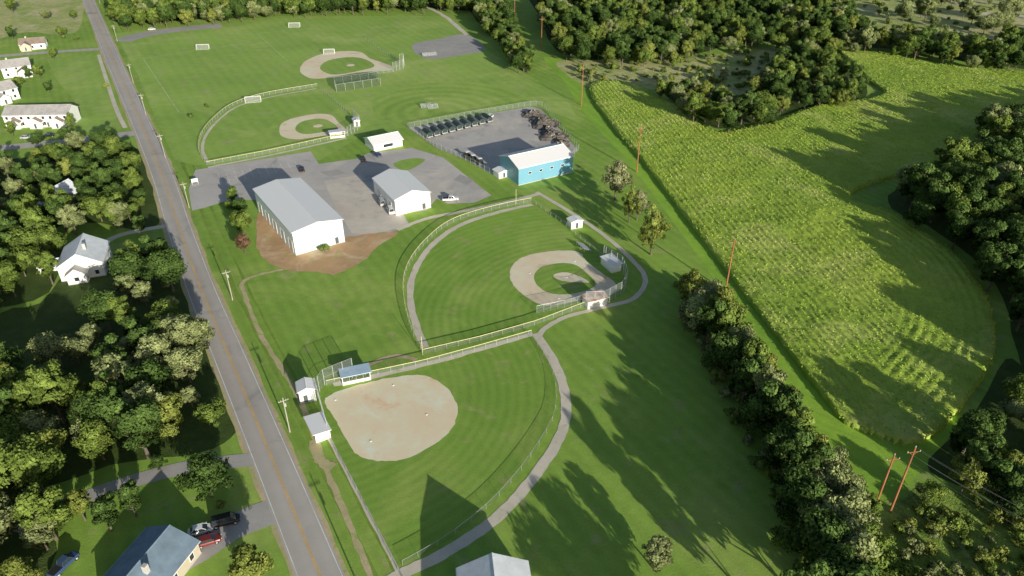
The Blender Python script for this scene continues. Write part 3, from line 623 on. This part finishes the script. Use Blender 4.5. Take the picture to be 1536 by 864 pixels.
# ------------------------------------------------------------------ crop field
crop_px=[(884,133),(915,188),(960,240),(1005,298),(1080,396),(1160,502),(1225,590),(1262,634),(1310,655),(1355,668),(1402,655),(1450,606),(1487,545),(1492,500),(1478,450),(1440,395),(1390,355),(1335,322),(1275,303),(1290,285),(1360,262),(1420,243),(1466,222),(1468,190),(1490,172),(1560,165),(1640,160),(1640,118),(1536,112),(1400,98),(1330,84),(1262,78),(1275,95),(1305,125),(1325,140),(1300,152),(1230,160),(1170,182),(1095,200),(1062,196),(1020,165),(975,140),(930,124)]
cp=smooth(GP(crop_px),True,4)
def make_crop():
    P=np.array(cp); ax=np.array(G(1160,502))-np.array(G(1005,298)); ax/=np.linalg.norm(ax); ay=np.array([-ax[1],ax[0]])
    U=P@ax; V=P@ay; du,dv=.75,.5
    us=np.arange(U.min(),U.max(),du); vs=np.arange(V.min(),V.max(),dv)
    uu,vv=np.meshgrid(us,vs,indexing='ij'); X=uu*ax[0]+vv*ay[0]; Y=uu*ax[1]+vv*ay[1]
    ins=np.zeros(X.shape,bool); n=len(P); j=n-1
    for i in range(n):
        xi,yi=P[i];xj,yj=P[j]
        cond=((yi>Y)!=(yj>Y))&(X<(xj-xi)*(Y-yi)/((yj-yi)+1e-12)+xi); ins^=cond; j=i
    D=np.full(X.shape,1e9)
    for i in range(n):
        a=P[i];b=P[(i+1)%n];d=b-a;t=np.clip(((X-a[0])*d[0]+(Y-a[1])*d[1])/(d@d+1e-9),0,1)
        D=np.minimum(D,np.hypot(X-a[0]-t*d[0],Y-a[1]-t*d[1]))
    rg=np.random.default_rng(3)
    def low(cell_u,cell_v):
        sm=rg.random((int(len(us)/cell_u)+3,int(len(vs)/cell_v)+3))
        gi=np.arange(len(us))/cell_u;gj=np.arange(len(vs))/cell_v;i0=gi.astype(int);j0=gj.astype(int);fi=(gi-i0)[:,None];fj=(gj-j0)[None,:]
        fi=fi*fi*(3-2*fi); fj=fj*fj*(3-2*fj)
        return (sm[i0][:,j0]*(1-fi)*(1-fj)+sm[i0+1][:,j0]*fi*(1-fj)+sm[i0][:,j0+1]*(1-fi)*fj+sm[i0+1][:,j0+1]*fi*fj)
    lo=low(12,18); med=low(4,5)
    cont=np.clip((24-D)/6,0,1)*(Y<G(1300,310)[1])*(X>G(1330,600)[0])
    rows=(.12*np.sin(vv*2*np.pi/2.0+2*lo))*(1-cont)+.16*np.sin(D*2*np.pi/2.4+med)*cont
    Z=1.3+.3*lo+.2*med+rg.uniform(-.12,.12,X.shape)+rows*(.4+1.2*med)
    Z=np.where(D<.9,Z*.8,Z)
    X=X+rg.uniform(-.2,.2,X.shape); Y=Y+rg.uniform(-.2,.2,X.shape)
    idx=np.arange(X.size).reshape(X.shape)
    q=ins[:-1,:-1]&ins[1:,:-1]&ins[1:,1:]&ins[:-1,1:]
    fa=np.stack([idx[:-1,:-1][q],idx[1:,:-1][q],idx[1:,1:][q],idx[:-1,1:][q]],1)
    qq=np.zeros((q.shape[0]+2,q.shape[1]+2),bool); qq[1:-1,1:-1]=q
    co=np.stack([X.ravel(),Y.ravel(),Z.ravel()],1); base=co.copy(); base[:,2]=0; nn=len(co)
    sk=[]
    for di,dj,c0,c1 in((-1,0,(0,0),(0,1)),(1,0,(1,1),(1,0)),(0,-1,(1,0),(0,0)),(0,1,(0,1),(1,1))):
        e_=q & ~qq[1+di:1+di+q.shape[0],1+dj:1+dj+q.shape[1]]
        ii,jj=np.nonzero(e_); a=idx[ii+c0[0],jj+c0[1]]; b=idx[ii+c1[0],jj+c1[1]]
        sk.append(np.stack([a,b,b+nn,a+nn],1))
    fa=np.concatenate([fa]+sk); co=np.concatenate([co,base])
    ii,jj=np.nonzero(ins&(rg.random(X.shape)<.5)); m=len(ii)
    ctr=np.stack([X[ii,jj],Y[ii,jj],Z[ii,jj]+.08],1)+rg.uniform(-.25,.25,(m,3)); t1=rg.normal(size=(m,3)); t1/=np.linalg.norm(t1,axis=1)[:,None]; t2=np.cross(t1,rg.normal(size=(m,3))); t2/=np.linalg.norm(t2,axis=1)[:,None]
    a=.30;b_=.15
    lv=np.stack([ctr-t1*a,ctr+t2*b_,ctr+t1*a,ctr-t2*b_],1).reshape(-1,3); lf=(np.arange(m*4).reshape(-1,4)+len(co))
    co=np.concatenate([co,lv]); fa=np.concatenate([fa,lf])
    me=bpy.data.meshes.new('crop_field'); me.vertices.add(len(co)); me.vertices.foreach_set('co',co.astype(np.float32).ravel())
    me.loops.add(fa.size); me.loops.foreach_set('vertex_index',fa.ravel().astype(np.int32)); me.polygons.add(len(fa)); me.polygons.foreach_set('loop_start',(np.arange(len(fa))*4).astype(np.int32))
    me.update(calc_edges=True); me.validate(); me.materials.append(M['crop']); o=bpy.data.objects.new('crop_field',me); COL.objects.link(o)
make_crop()
sheet('grass_verge',GP([(815,85),(845,120),(872,165),(930,230),(985,300),(1050,390),(1090,450),(1120,520),(1165,580),(1215,650),(1270,720),(1330,760),(1370,720),(1420,660),(1440,600),(1300,560),(1120,380),(1000,220),(920,120),(880,100)]),.022,'strip',n=3)
# ------------------------------------------------------------------ trees
def tree_mesh(name,h,r,seed,leaf,n=4200,ls=.42,c0=.22,K=34,top=1.0,spread=1.0,cr=(.2,.40)):
    rg=np.random.default_rng(seed); mb=MB()
    zc=h*(c0+1)/2; hz=h*(1-c0)/2
    cl=[]; ex=rg.uniform(.82,1.18,2)
    while len(cl)<K:
        d=rg.normal(size=3); d/=np.linalg.norm(d); f=rg.uniform(.2,1.0)**.7
        rad=r*rg.uniform(*cr)
        zz=d[2]*f; wide=1.0 if zz<0 else 1-.25*zz*top
        c=np.array([d[0]*f*(r-rad*.4)*wide*ex[0],d[1]*f*(r-rad*.4)*wide*ex[1],zc+zz*(hz-rad*.4)]); cl.append((c,rad,rg.random()))
    tr=max(.16,h*.02); bend=rg.uniform(-.4,.4,2); p0=Vector((0,0,0))
    for i in range(1,6):
        f=i/5; p1=Vector((bend[0]*f,bend[1]*f,h*.72*f)); mb.cyl(p0,p1,tr*(1-.75*(i-1)/5)*(1.4 if i==1 else 1),tr*(1-.75*f),7,'bark',False); p0=p1
    for c,rad,_ in sorted(cl,key=lambda q:rg.random())[:14]:
        zb=min(h*.6,max(h*.15,c[2]*rg.uniform(.35,.7))); f=zb/(h*.72); s=Vector((bend[0]*f,bend[1]*f,zb)); mid=s.lerp(Vector(c),.55)+Vector((0,0,-.1*rad))
        mb.cyl(s,mid,tr*.38,tr*.24,5,'bark',False); mb.cyl(mid,Vector(c),tr*.24,tr*.08,5,'bark',False)
    w=np.array([q[1]**2 for q in cl]); w/=w.sum(); ci=rg.choice(K,n,p=w)
    C=np.array([q[0] for q in cl])[ci]; R=np.array([q[1] for q in cl])[ci]; T=np.array([q[2] for q in cl])[ci]
    d=rg.normal(size=(n,3)); d/=np.linalg.norm(d,axis=1)[:,None]
    rad=R*(.45+.70*rg.random(n)**.7+.25*(rg.random(n)<.06)); pos=C+d*rad[:,None]*np.array([1,1,.8])
    pos[:,2]=np.maximum(pos[:,2],.3)
    out=pos-np.array([0,0,zc]); out/=np.linalg.norm(out,axis=1)[:,None]+1e-6
    nr=d*.8+out*.6+rg.normal(size=(n,3))*.5; nr/=np.linalg.norm(nr,axis=1)[:,None]
    t1=np.cross(nr,rg.normal(size=(n,3))); t1/=np.linalg.norm(t1,axis=1)[:,None]; t2=np.cross(nr,t1)
    s=ls*rg.uniform(.5,1.35,n)[:,None]
    V=np.stack([pos-t1*s,pos+t2*s*.62,pos+t1*s,pos-t2*s*.62],1).reshape(-1,3)
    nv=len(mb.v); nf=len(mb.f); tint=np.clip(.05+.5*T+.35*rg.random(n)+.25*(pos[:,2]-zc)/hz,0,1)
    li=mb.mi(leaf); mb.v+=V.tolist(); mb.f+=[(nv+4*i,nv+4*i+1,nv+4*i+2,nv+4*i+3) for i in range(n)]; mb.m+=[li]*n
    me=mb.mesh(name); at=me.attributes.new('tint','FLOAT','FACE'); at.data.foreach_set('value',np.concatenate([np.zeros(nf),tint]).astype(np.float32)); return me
T={}
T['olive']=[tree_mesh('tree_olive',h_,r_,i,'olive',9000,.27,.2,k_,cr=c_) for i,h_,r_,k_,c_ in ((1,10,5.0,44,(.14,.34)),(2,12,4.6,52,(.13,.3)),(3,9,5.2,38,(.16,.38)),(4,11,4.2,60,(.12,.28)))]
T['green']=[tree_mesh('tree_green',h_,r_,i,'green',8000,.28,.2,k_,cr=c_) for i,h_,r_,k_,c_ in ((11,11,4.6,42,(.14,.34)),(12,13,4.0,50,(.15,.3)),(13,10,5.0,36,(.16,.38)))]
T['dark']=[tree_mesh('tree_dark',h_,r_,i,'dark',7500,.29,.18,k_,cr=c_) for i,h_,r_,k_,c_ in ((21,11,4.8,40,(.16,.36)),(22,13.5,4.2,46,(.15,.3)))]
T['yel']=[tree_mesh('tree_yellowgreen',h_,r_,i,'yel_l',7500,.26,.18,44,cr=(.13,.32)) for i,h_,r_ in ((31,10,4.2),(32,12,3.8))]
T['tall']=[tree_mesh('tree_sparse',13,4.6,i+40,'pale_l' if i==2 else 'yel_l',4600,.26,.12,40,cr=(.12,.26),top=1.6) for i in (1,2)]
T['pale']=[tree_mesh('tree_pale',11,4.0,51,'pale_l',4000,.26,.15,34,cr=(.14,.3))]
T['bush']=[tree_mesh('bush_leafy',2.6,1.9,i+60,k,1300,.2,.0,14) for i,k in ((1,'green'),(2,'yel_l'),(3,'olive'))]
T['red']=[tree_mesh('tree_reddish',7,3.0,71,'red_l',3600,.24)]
def tree(name,px,kind,s=1.0,sz=None):
    me=random.choice(T[kind]); o=bpy.data.objects.new(name,me); COL.objects.link(o); o.location=(*G(*px),0); o.rotation_euler=(0,0,random.uniform(0,6.28)); s*=random.uniform(.85,1.12)
    o.scale=(s,s*random.uniform(.85,1.15),(sz or s)*random.uniform(.9,1.12)); return o
roads_ex=[(rs,6.8),(smooth(side1,False,6),5),(smooth(side2,False,6),5),(smooth(drive,False,6),3.8),(smooth(drive2,False,6),6)]
houses_ex=[(G(98,304),7.5),(c6,9.5),(c7,10),(G(58,318),5),(G(305,805),7),(G(78,404),4)]
NI=0
def scatter(name,px,z,sp,kinds,s0,s1,exclude=True,seed=1,holes=()):
    global NI
    rg=random.Random(seed); poly=GP(px,z); xs=[p[0] for p in poly]; ys=[p[1] for p in poly]
    pts=[]; x=min(xs); row=0
    holes=[GP(h,z) for h in holes]
    while x<max(xs):
        y=min(ys)+(sp/2 if row%2 else 0)
        while y<max(ys):
            a=x+rg.uniform(-.45,.45)*sp; b=y+rg.uniform(-.45,.45)*sp; y+=sp
            if not pip(a,b,poly): continue
            if any(pip(a,b,h) for h in holes): continue
            if exclude and (any(segdist(a,b,r)<d for r,d in roads_ex) or any(math.hypot(a-c[0],b-c[1])<d for c,d in houses_ex)): continue
            pts.append((a,b))
        x+=sp*.87; row+=1
    root=empty(name); var=[]
    for k,wt in kinds:
        for me in T[k]: var.append((me,wt/len(T[k])))
    buckets=[[] for _ in var]
    for p in pts: buckets[rg.choices(range(len(var)),[v[1] for v in var])[0]].append(p)
    NI+=len(pts)
    for (me,_),b in zip(var,buckets):
        if not b: continue
        v=[];f=[]
        for (a,c) in b:
            s=rg.uniform(s0,s1)/2; t=rg.uniform(0,6.28); base=len(v)
            for k in range(4): v.append((a+math.cos(t+math.pi/2*k)*s*1.4142,c+math.sin(t+math.pi/2*k)*s*1.4142,0))
            f.append((base,base+1,base+2,base+3))
        im=bpy.data.meshes.new('stand'); im.from_pydata(v,[],f); io=bpy.data.objects.new('stand',im); COL.objects.link(io); io.parent=root
        io.instance_type='FACES'; io.use_instance_faces_scale=True; io.instance_faces_scale=1.0; io.show_instancer_for_render=False; io.show_instancer_for_viewport=False
        ch=bpy.data.objects.new('tree_source',me); COL.objects.link(ch); ch.parent=io
    return root
mixL=[('olive',.42),('green',.22),('yel',.12),('dark',.24)]
mixD=[('green',.36),('dark',.42),('yel',.10),('olive',.12)]
W=[('woodland_left',[(195,380),(250,372),(278,435),(310,505),(345,570),(362,620),(350,655),(300,680),(200,690),(90,725),(-60,740),(-60,560),(60,545),(115,490),(190,440)],4,7.0,mixL,.5,1.3),
 ('woodland_left',[(-60,250),(0,240),(90,228),(150,205),(215,228),(232,290),(240,335),(200,345),(150,335),(110,335),(60,345),(-60,345)],4,7.5,mixD,.5,1.0),
 ('woodland_left',[(-60,345),(80,345),(92,385),(70,440),(0,462),(-60,470)],4,8.5,mixD,.7,1.15),
 ('woodland_left',[(-60,750),(60,740),(85,800),(75,880),(60,960),(-60,960)],4,7.0,mixL,.6,1.2),
 ('tree_belt',[(150,-60),(760,-60),(745,8),(600,12),(420,16),(330,26),(178,34),(165,5)],5,8.5,mixD,.8,1.2),
 ('tree_belt',[(690,-30),(760,5),(775,50),(797,98),(780,104),(748,60),(705,18)],4,6.5,mixD,.7,1.0),
 ('woodland_north',[(800,-70),(1200,-75),(1700,-75),(1700,90),(1500,98),(1350,74),(1230,70),(1185,62),(1100,66),(1040,82),(930,88),(850,84),(812,30)],5,9.0,mixD,.7,1.4),
 ('woodland_copse',[(985,132),(1005,118),(1090,145),(1150,120),(1185,66),(1245,74),(1292,120),(1298,146),(1230,156),(1160,178),(1092,192),(1060,186)],5,8.0,mixD,.7,1.15),
 ('woodland_east',[(1335,312),(1345,285),(1420,255),(1480,232),(1480,195),(1510,180),(1750,165),(1750,600),(1560,585),(1520,500),(1492,425),(1440,372),(1390,338)],4,7.8,[('green',.3),('dark',.6),('olive',.1)],.9,1.5),
 ('woodland_east',[(1392,700),(1420,665),(1468,612),(1512,540),(1560,560),(1750,600),(1750,820),(1560,800),(1480,745),(1430,725)],4,7.5,mixD+[('bush',.2)],.6,1.0)]
nh=[[(1230,-22),(1440,-25),(1700,-20),(1700,58),(1500,62),(1380,55),(1300,45)]]
for i,(n_,px,z,sp,mx,a,b) in enumerate(W):
    scatter(n_,px,z,sp,mx,a,b,seed=i+11,holes=(nh if n_=='woodland_north' else ()))
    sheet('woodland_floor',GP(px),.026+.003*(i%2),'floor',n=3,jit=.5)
sheet('meadow',GP([(838,92),(930,90),(1050,84),(1150,72),(1185,66),(1165,110),(1090,145),(1005,122),(980,135),(940,122),(885,130),(855,115)]),.034,'meadow',n=4,jit=.6)
sheet('meadow',GP([(1230,-22),(1430,-25),(1700,-20),(1700,60),(1500,66),(1360,58),(1290,46)]),.036,'meadow',n=4,jit=.6)
ribbon('far_road',GP([(1400,-20),(1440,5),(1475,20),(1560,26),(1700,30)]),8,.05,'path')
sheet('scrubland',GP([(1290,760),(1345,750),(1390,725),(1450,740),(1560,800),(1750,850),(1750,1000),(1250,1000),(1265,860)]),.034,'scrub',n=4,jit=.4)
scatter('scrub_bushes',[(1330,790),(1400,740),(1470,750),(1560,800),(1750,860),(1750,980),(1350,980),(1320,880)],1,3.4,[('bush',1)],.4,1.2,seed=50)
scatter('scrub_bushes',[(850,95),(930,92),(1050,84),(1150,72),(1165,105),(1090,140),(1005,122),(940,120),(880,125)],1,8,[('bush',1)],.5,1.6,seed=51)
scatter('scrub_bushes',[(200,385),(255,372),(290,440),(325,510),(365,600),(350,620),(300,520),(250,430)],0,4,[('bush',1)],.5,1.2,seed=52)
scatter('scrub_bushes',[(1250,-18),(1430,-20),(1700,-15),(1700,52),(1490,58),(1358,50)],1,13,[('bush',.85),('olive',.15)],.6,1.6,seed=53)
scatter('scrub_bushes',[(215,245),(232,250),(275,350),(262,362),(235,320)],0,3.5,[('bush',1)],.6,1.2,seed=54)
scatter('scrub_bushes',[(1010,430),(1050,420),(1110,520),(1200,640),(1290,740),(1320,800),(1330,900),(1180,900),(1160,760),(1090,620),(1030,520)],0,3.6,[('bush',1)],.5,1.3,seed=55)
for px,k,s in [((922,300),'tall',1.1),((943,334),'tall',.9),((976,382),'tall',1.1),((955,330),'tall',.8),
  ((1035,470),'yel',1.1),((1055,480),'olive',1.2),((1075,500),'yel',1.2),((1042,505),'olive',1.0),((1060,525),'dark',1.05),((1088,530),'green',1.0),((1100,560),'olive',1.1),
  ((1080,572),'dark',1.0),((1120,585),'green',1.1),((1142,585),'yel',.8),((1110,615),'dark',1.15),((1140,625),'olive',1.05),((1160,640),'yel',1.1),((1185,665),'olive',.8),((1150,665),'dark',1.15),((1125,655),'dark',.95),
  ((1178,690),'green',1.05),((1205,705),'yel',.95),((1235,720),'olive',.75),((1170,725),'dark',1.1),((1200,745),'dark',1.1),((1232,765),'olive',1.15),((1265,760),'olive',.8),((1190,790),'dark',1.15),((1225,815),'olive',1.2),((1262,815),'olive',.95),((1290,800),'green',.7),((1210,865),'dark',1.2),((1250,880),'olive',1.15),((1285,870),'green',.9),((1240,940),'dark',1.2),((1290,950),'green',1.0),((1180,960),'dark',1.2),
  ((1320,900),'green',.8),((1380,930),'green',.9)]:
    tree('deciduous_tree',px,k,s,s*1.15)
tree('deciduous_tree',(1062,1042),'dark',1.25); tree('deciduous_tree',(1005,1075),'green',1.2)
tree('deciduous_tree',(982,855),'olive',.68); tree('deciduous_tree',(318,745),'dark',1.05,.95); tree('deciduous_tree',(385,885),'yel',1.2,.95); tree('deciduous_tree',(128,780),'yel',.75)
for px,k,s in [((168,795),'dark',.75),((205,775),'dark',.6),((100,780),'green',.5),((365,350),'green',.72),((352,305),'green',.5),((362,322),'dark',.55),((345,318),'green',.45),((312,162),'green',.22),((288,178),'green',.25),((60,118),'green',.6),((82,90),'green',.5),((75,140),'dark',.5),((30,130),'green',.5),((110,195),'green',.5),((100,215),'dark',.6),((45,120),'dark',.6),((20,205),'green',.5),((58,222),'dark',.7),((1500,225),'pale',1.1),((1530,215),'pale',1.0),((1440,265),'green',.9),((170,30),'green',.8),((60,245),'yel',.6),((240,705),'dark',.4),((1440,742),'yel',.8),((1390,760),'green',.6),((95,55),'green',.7),((20,60),'dark',.7),((112,30),'green',.7),((70,30),'olive',.8),((20,20),'green',.9)]:
    tree('deciduous_tree',px,k,s)
tree('reddish_tree',(368,380),'red',.95)
for p in [(118,388),(95,395),(170,400),(330,760),(180,340),(160,130),(115,60),(95,58),(487,377),(992,330)]: tree('garden_shrub',p,'bush',random.uniform(.5,1.0))
sheet('shaded_yard_lawn',GP([(0,470),(60,455),(110,400),(200,380),(195,440),(120,500),(60,545),(-60,560)]),.034,'floor',n=3)  # grass in tree shade; the shade is painted in with the dark floor colour
print('instances',NI)
# ------------------------------------------------------------------ light, sky, camera
el=math.radians(SUN_EL); az=math.radians(SUN_AZ)
L=Vector((-math.sin(az)*math.cos(el),math.cos(az)*math.cos(el),-math.sin(el)))
sd=bpy.data.lights.new('sun','SUN'); sd.energy=5.0; sd.angle=math.radians(.5); sd.color=(1.0,.94,.80)
so=bpy.data.objects.new('sun',sd); COL.objects.link(so); so.rotation_euler=L.to_track_quat('-Z','Y').to_euler()
wd=bpy.data.worlds.new('World'); sc.world=wd; wd.use_nodes=True; nt=wd.node_tree
sk=nt.nodes.new('ShaderNodeTexSky'); sk.sky_type='NISHITA'; sk.sun_disc=False; sk.sun_elevation=el; sk.sun_rotation=math.atan2(-L.x,-L.y)
nt.links.new(sk.outputs[0],nt.nodes['Background'].inputs[0]); nt.nodes['Background'].inputs[1].default_value=.09
cd=bpy.data.cameras.new('camera'); cam=bpy.data.objects.new('camera',cd); COL.objects.link(cam)
cd.sensor_width=36; cd.lens=36*F/1536; cd.clip_end=8000; cd.clip_start=1
cam.location=(0,0,H); cam.rotation_euler=(math.pi/2-DEP,0,0); sc.camera=cam
sc.view_settings.view_transform='Standard'; sc.view_settings.look='None'; sc.view_settings.exposure=0
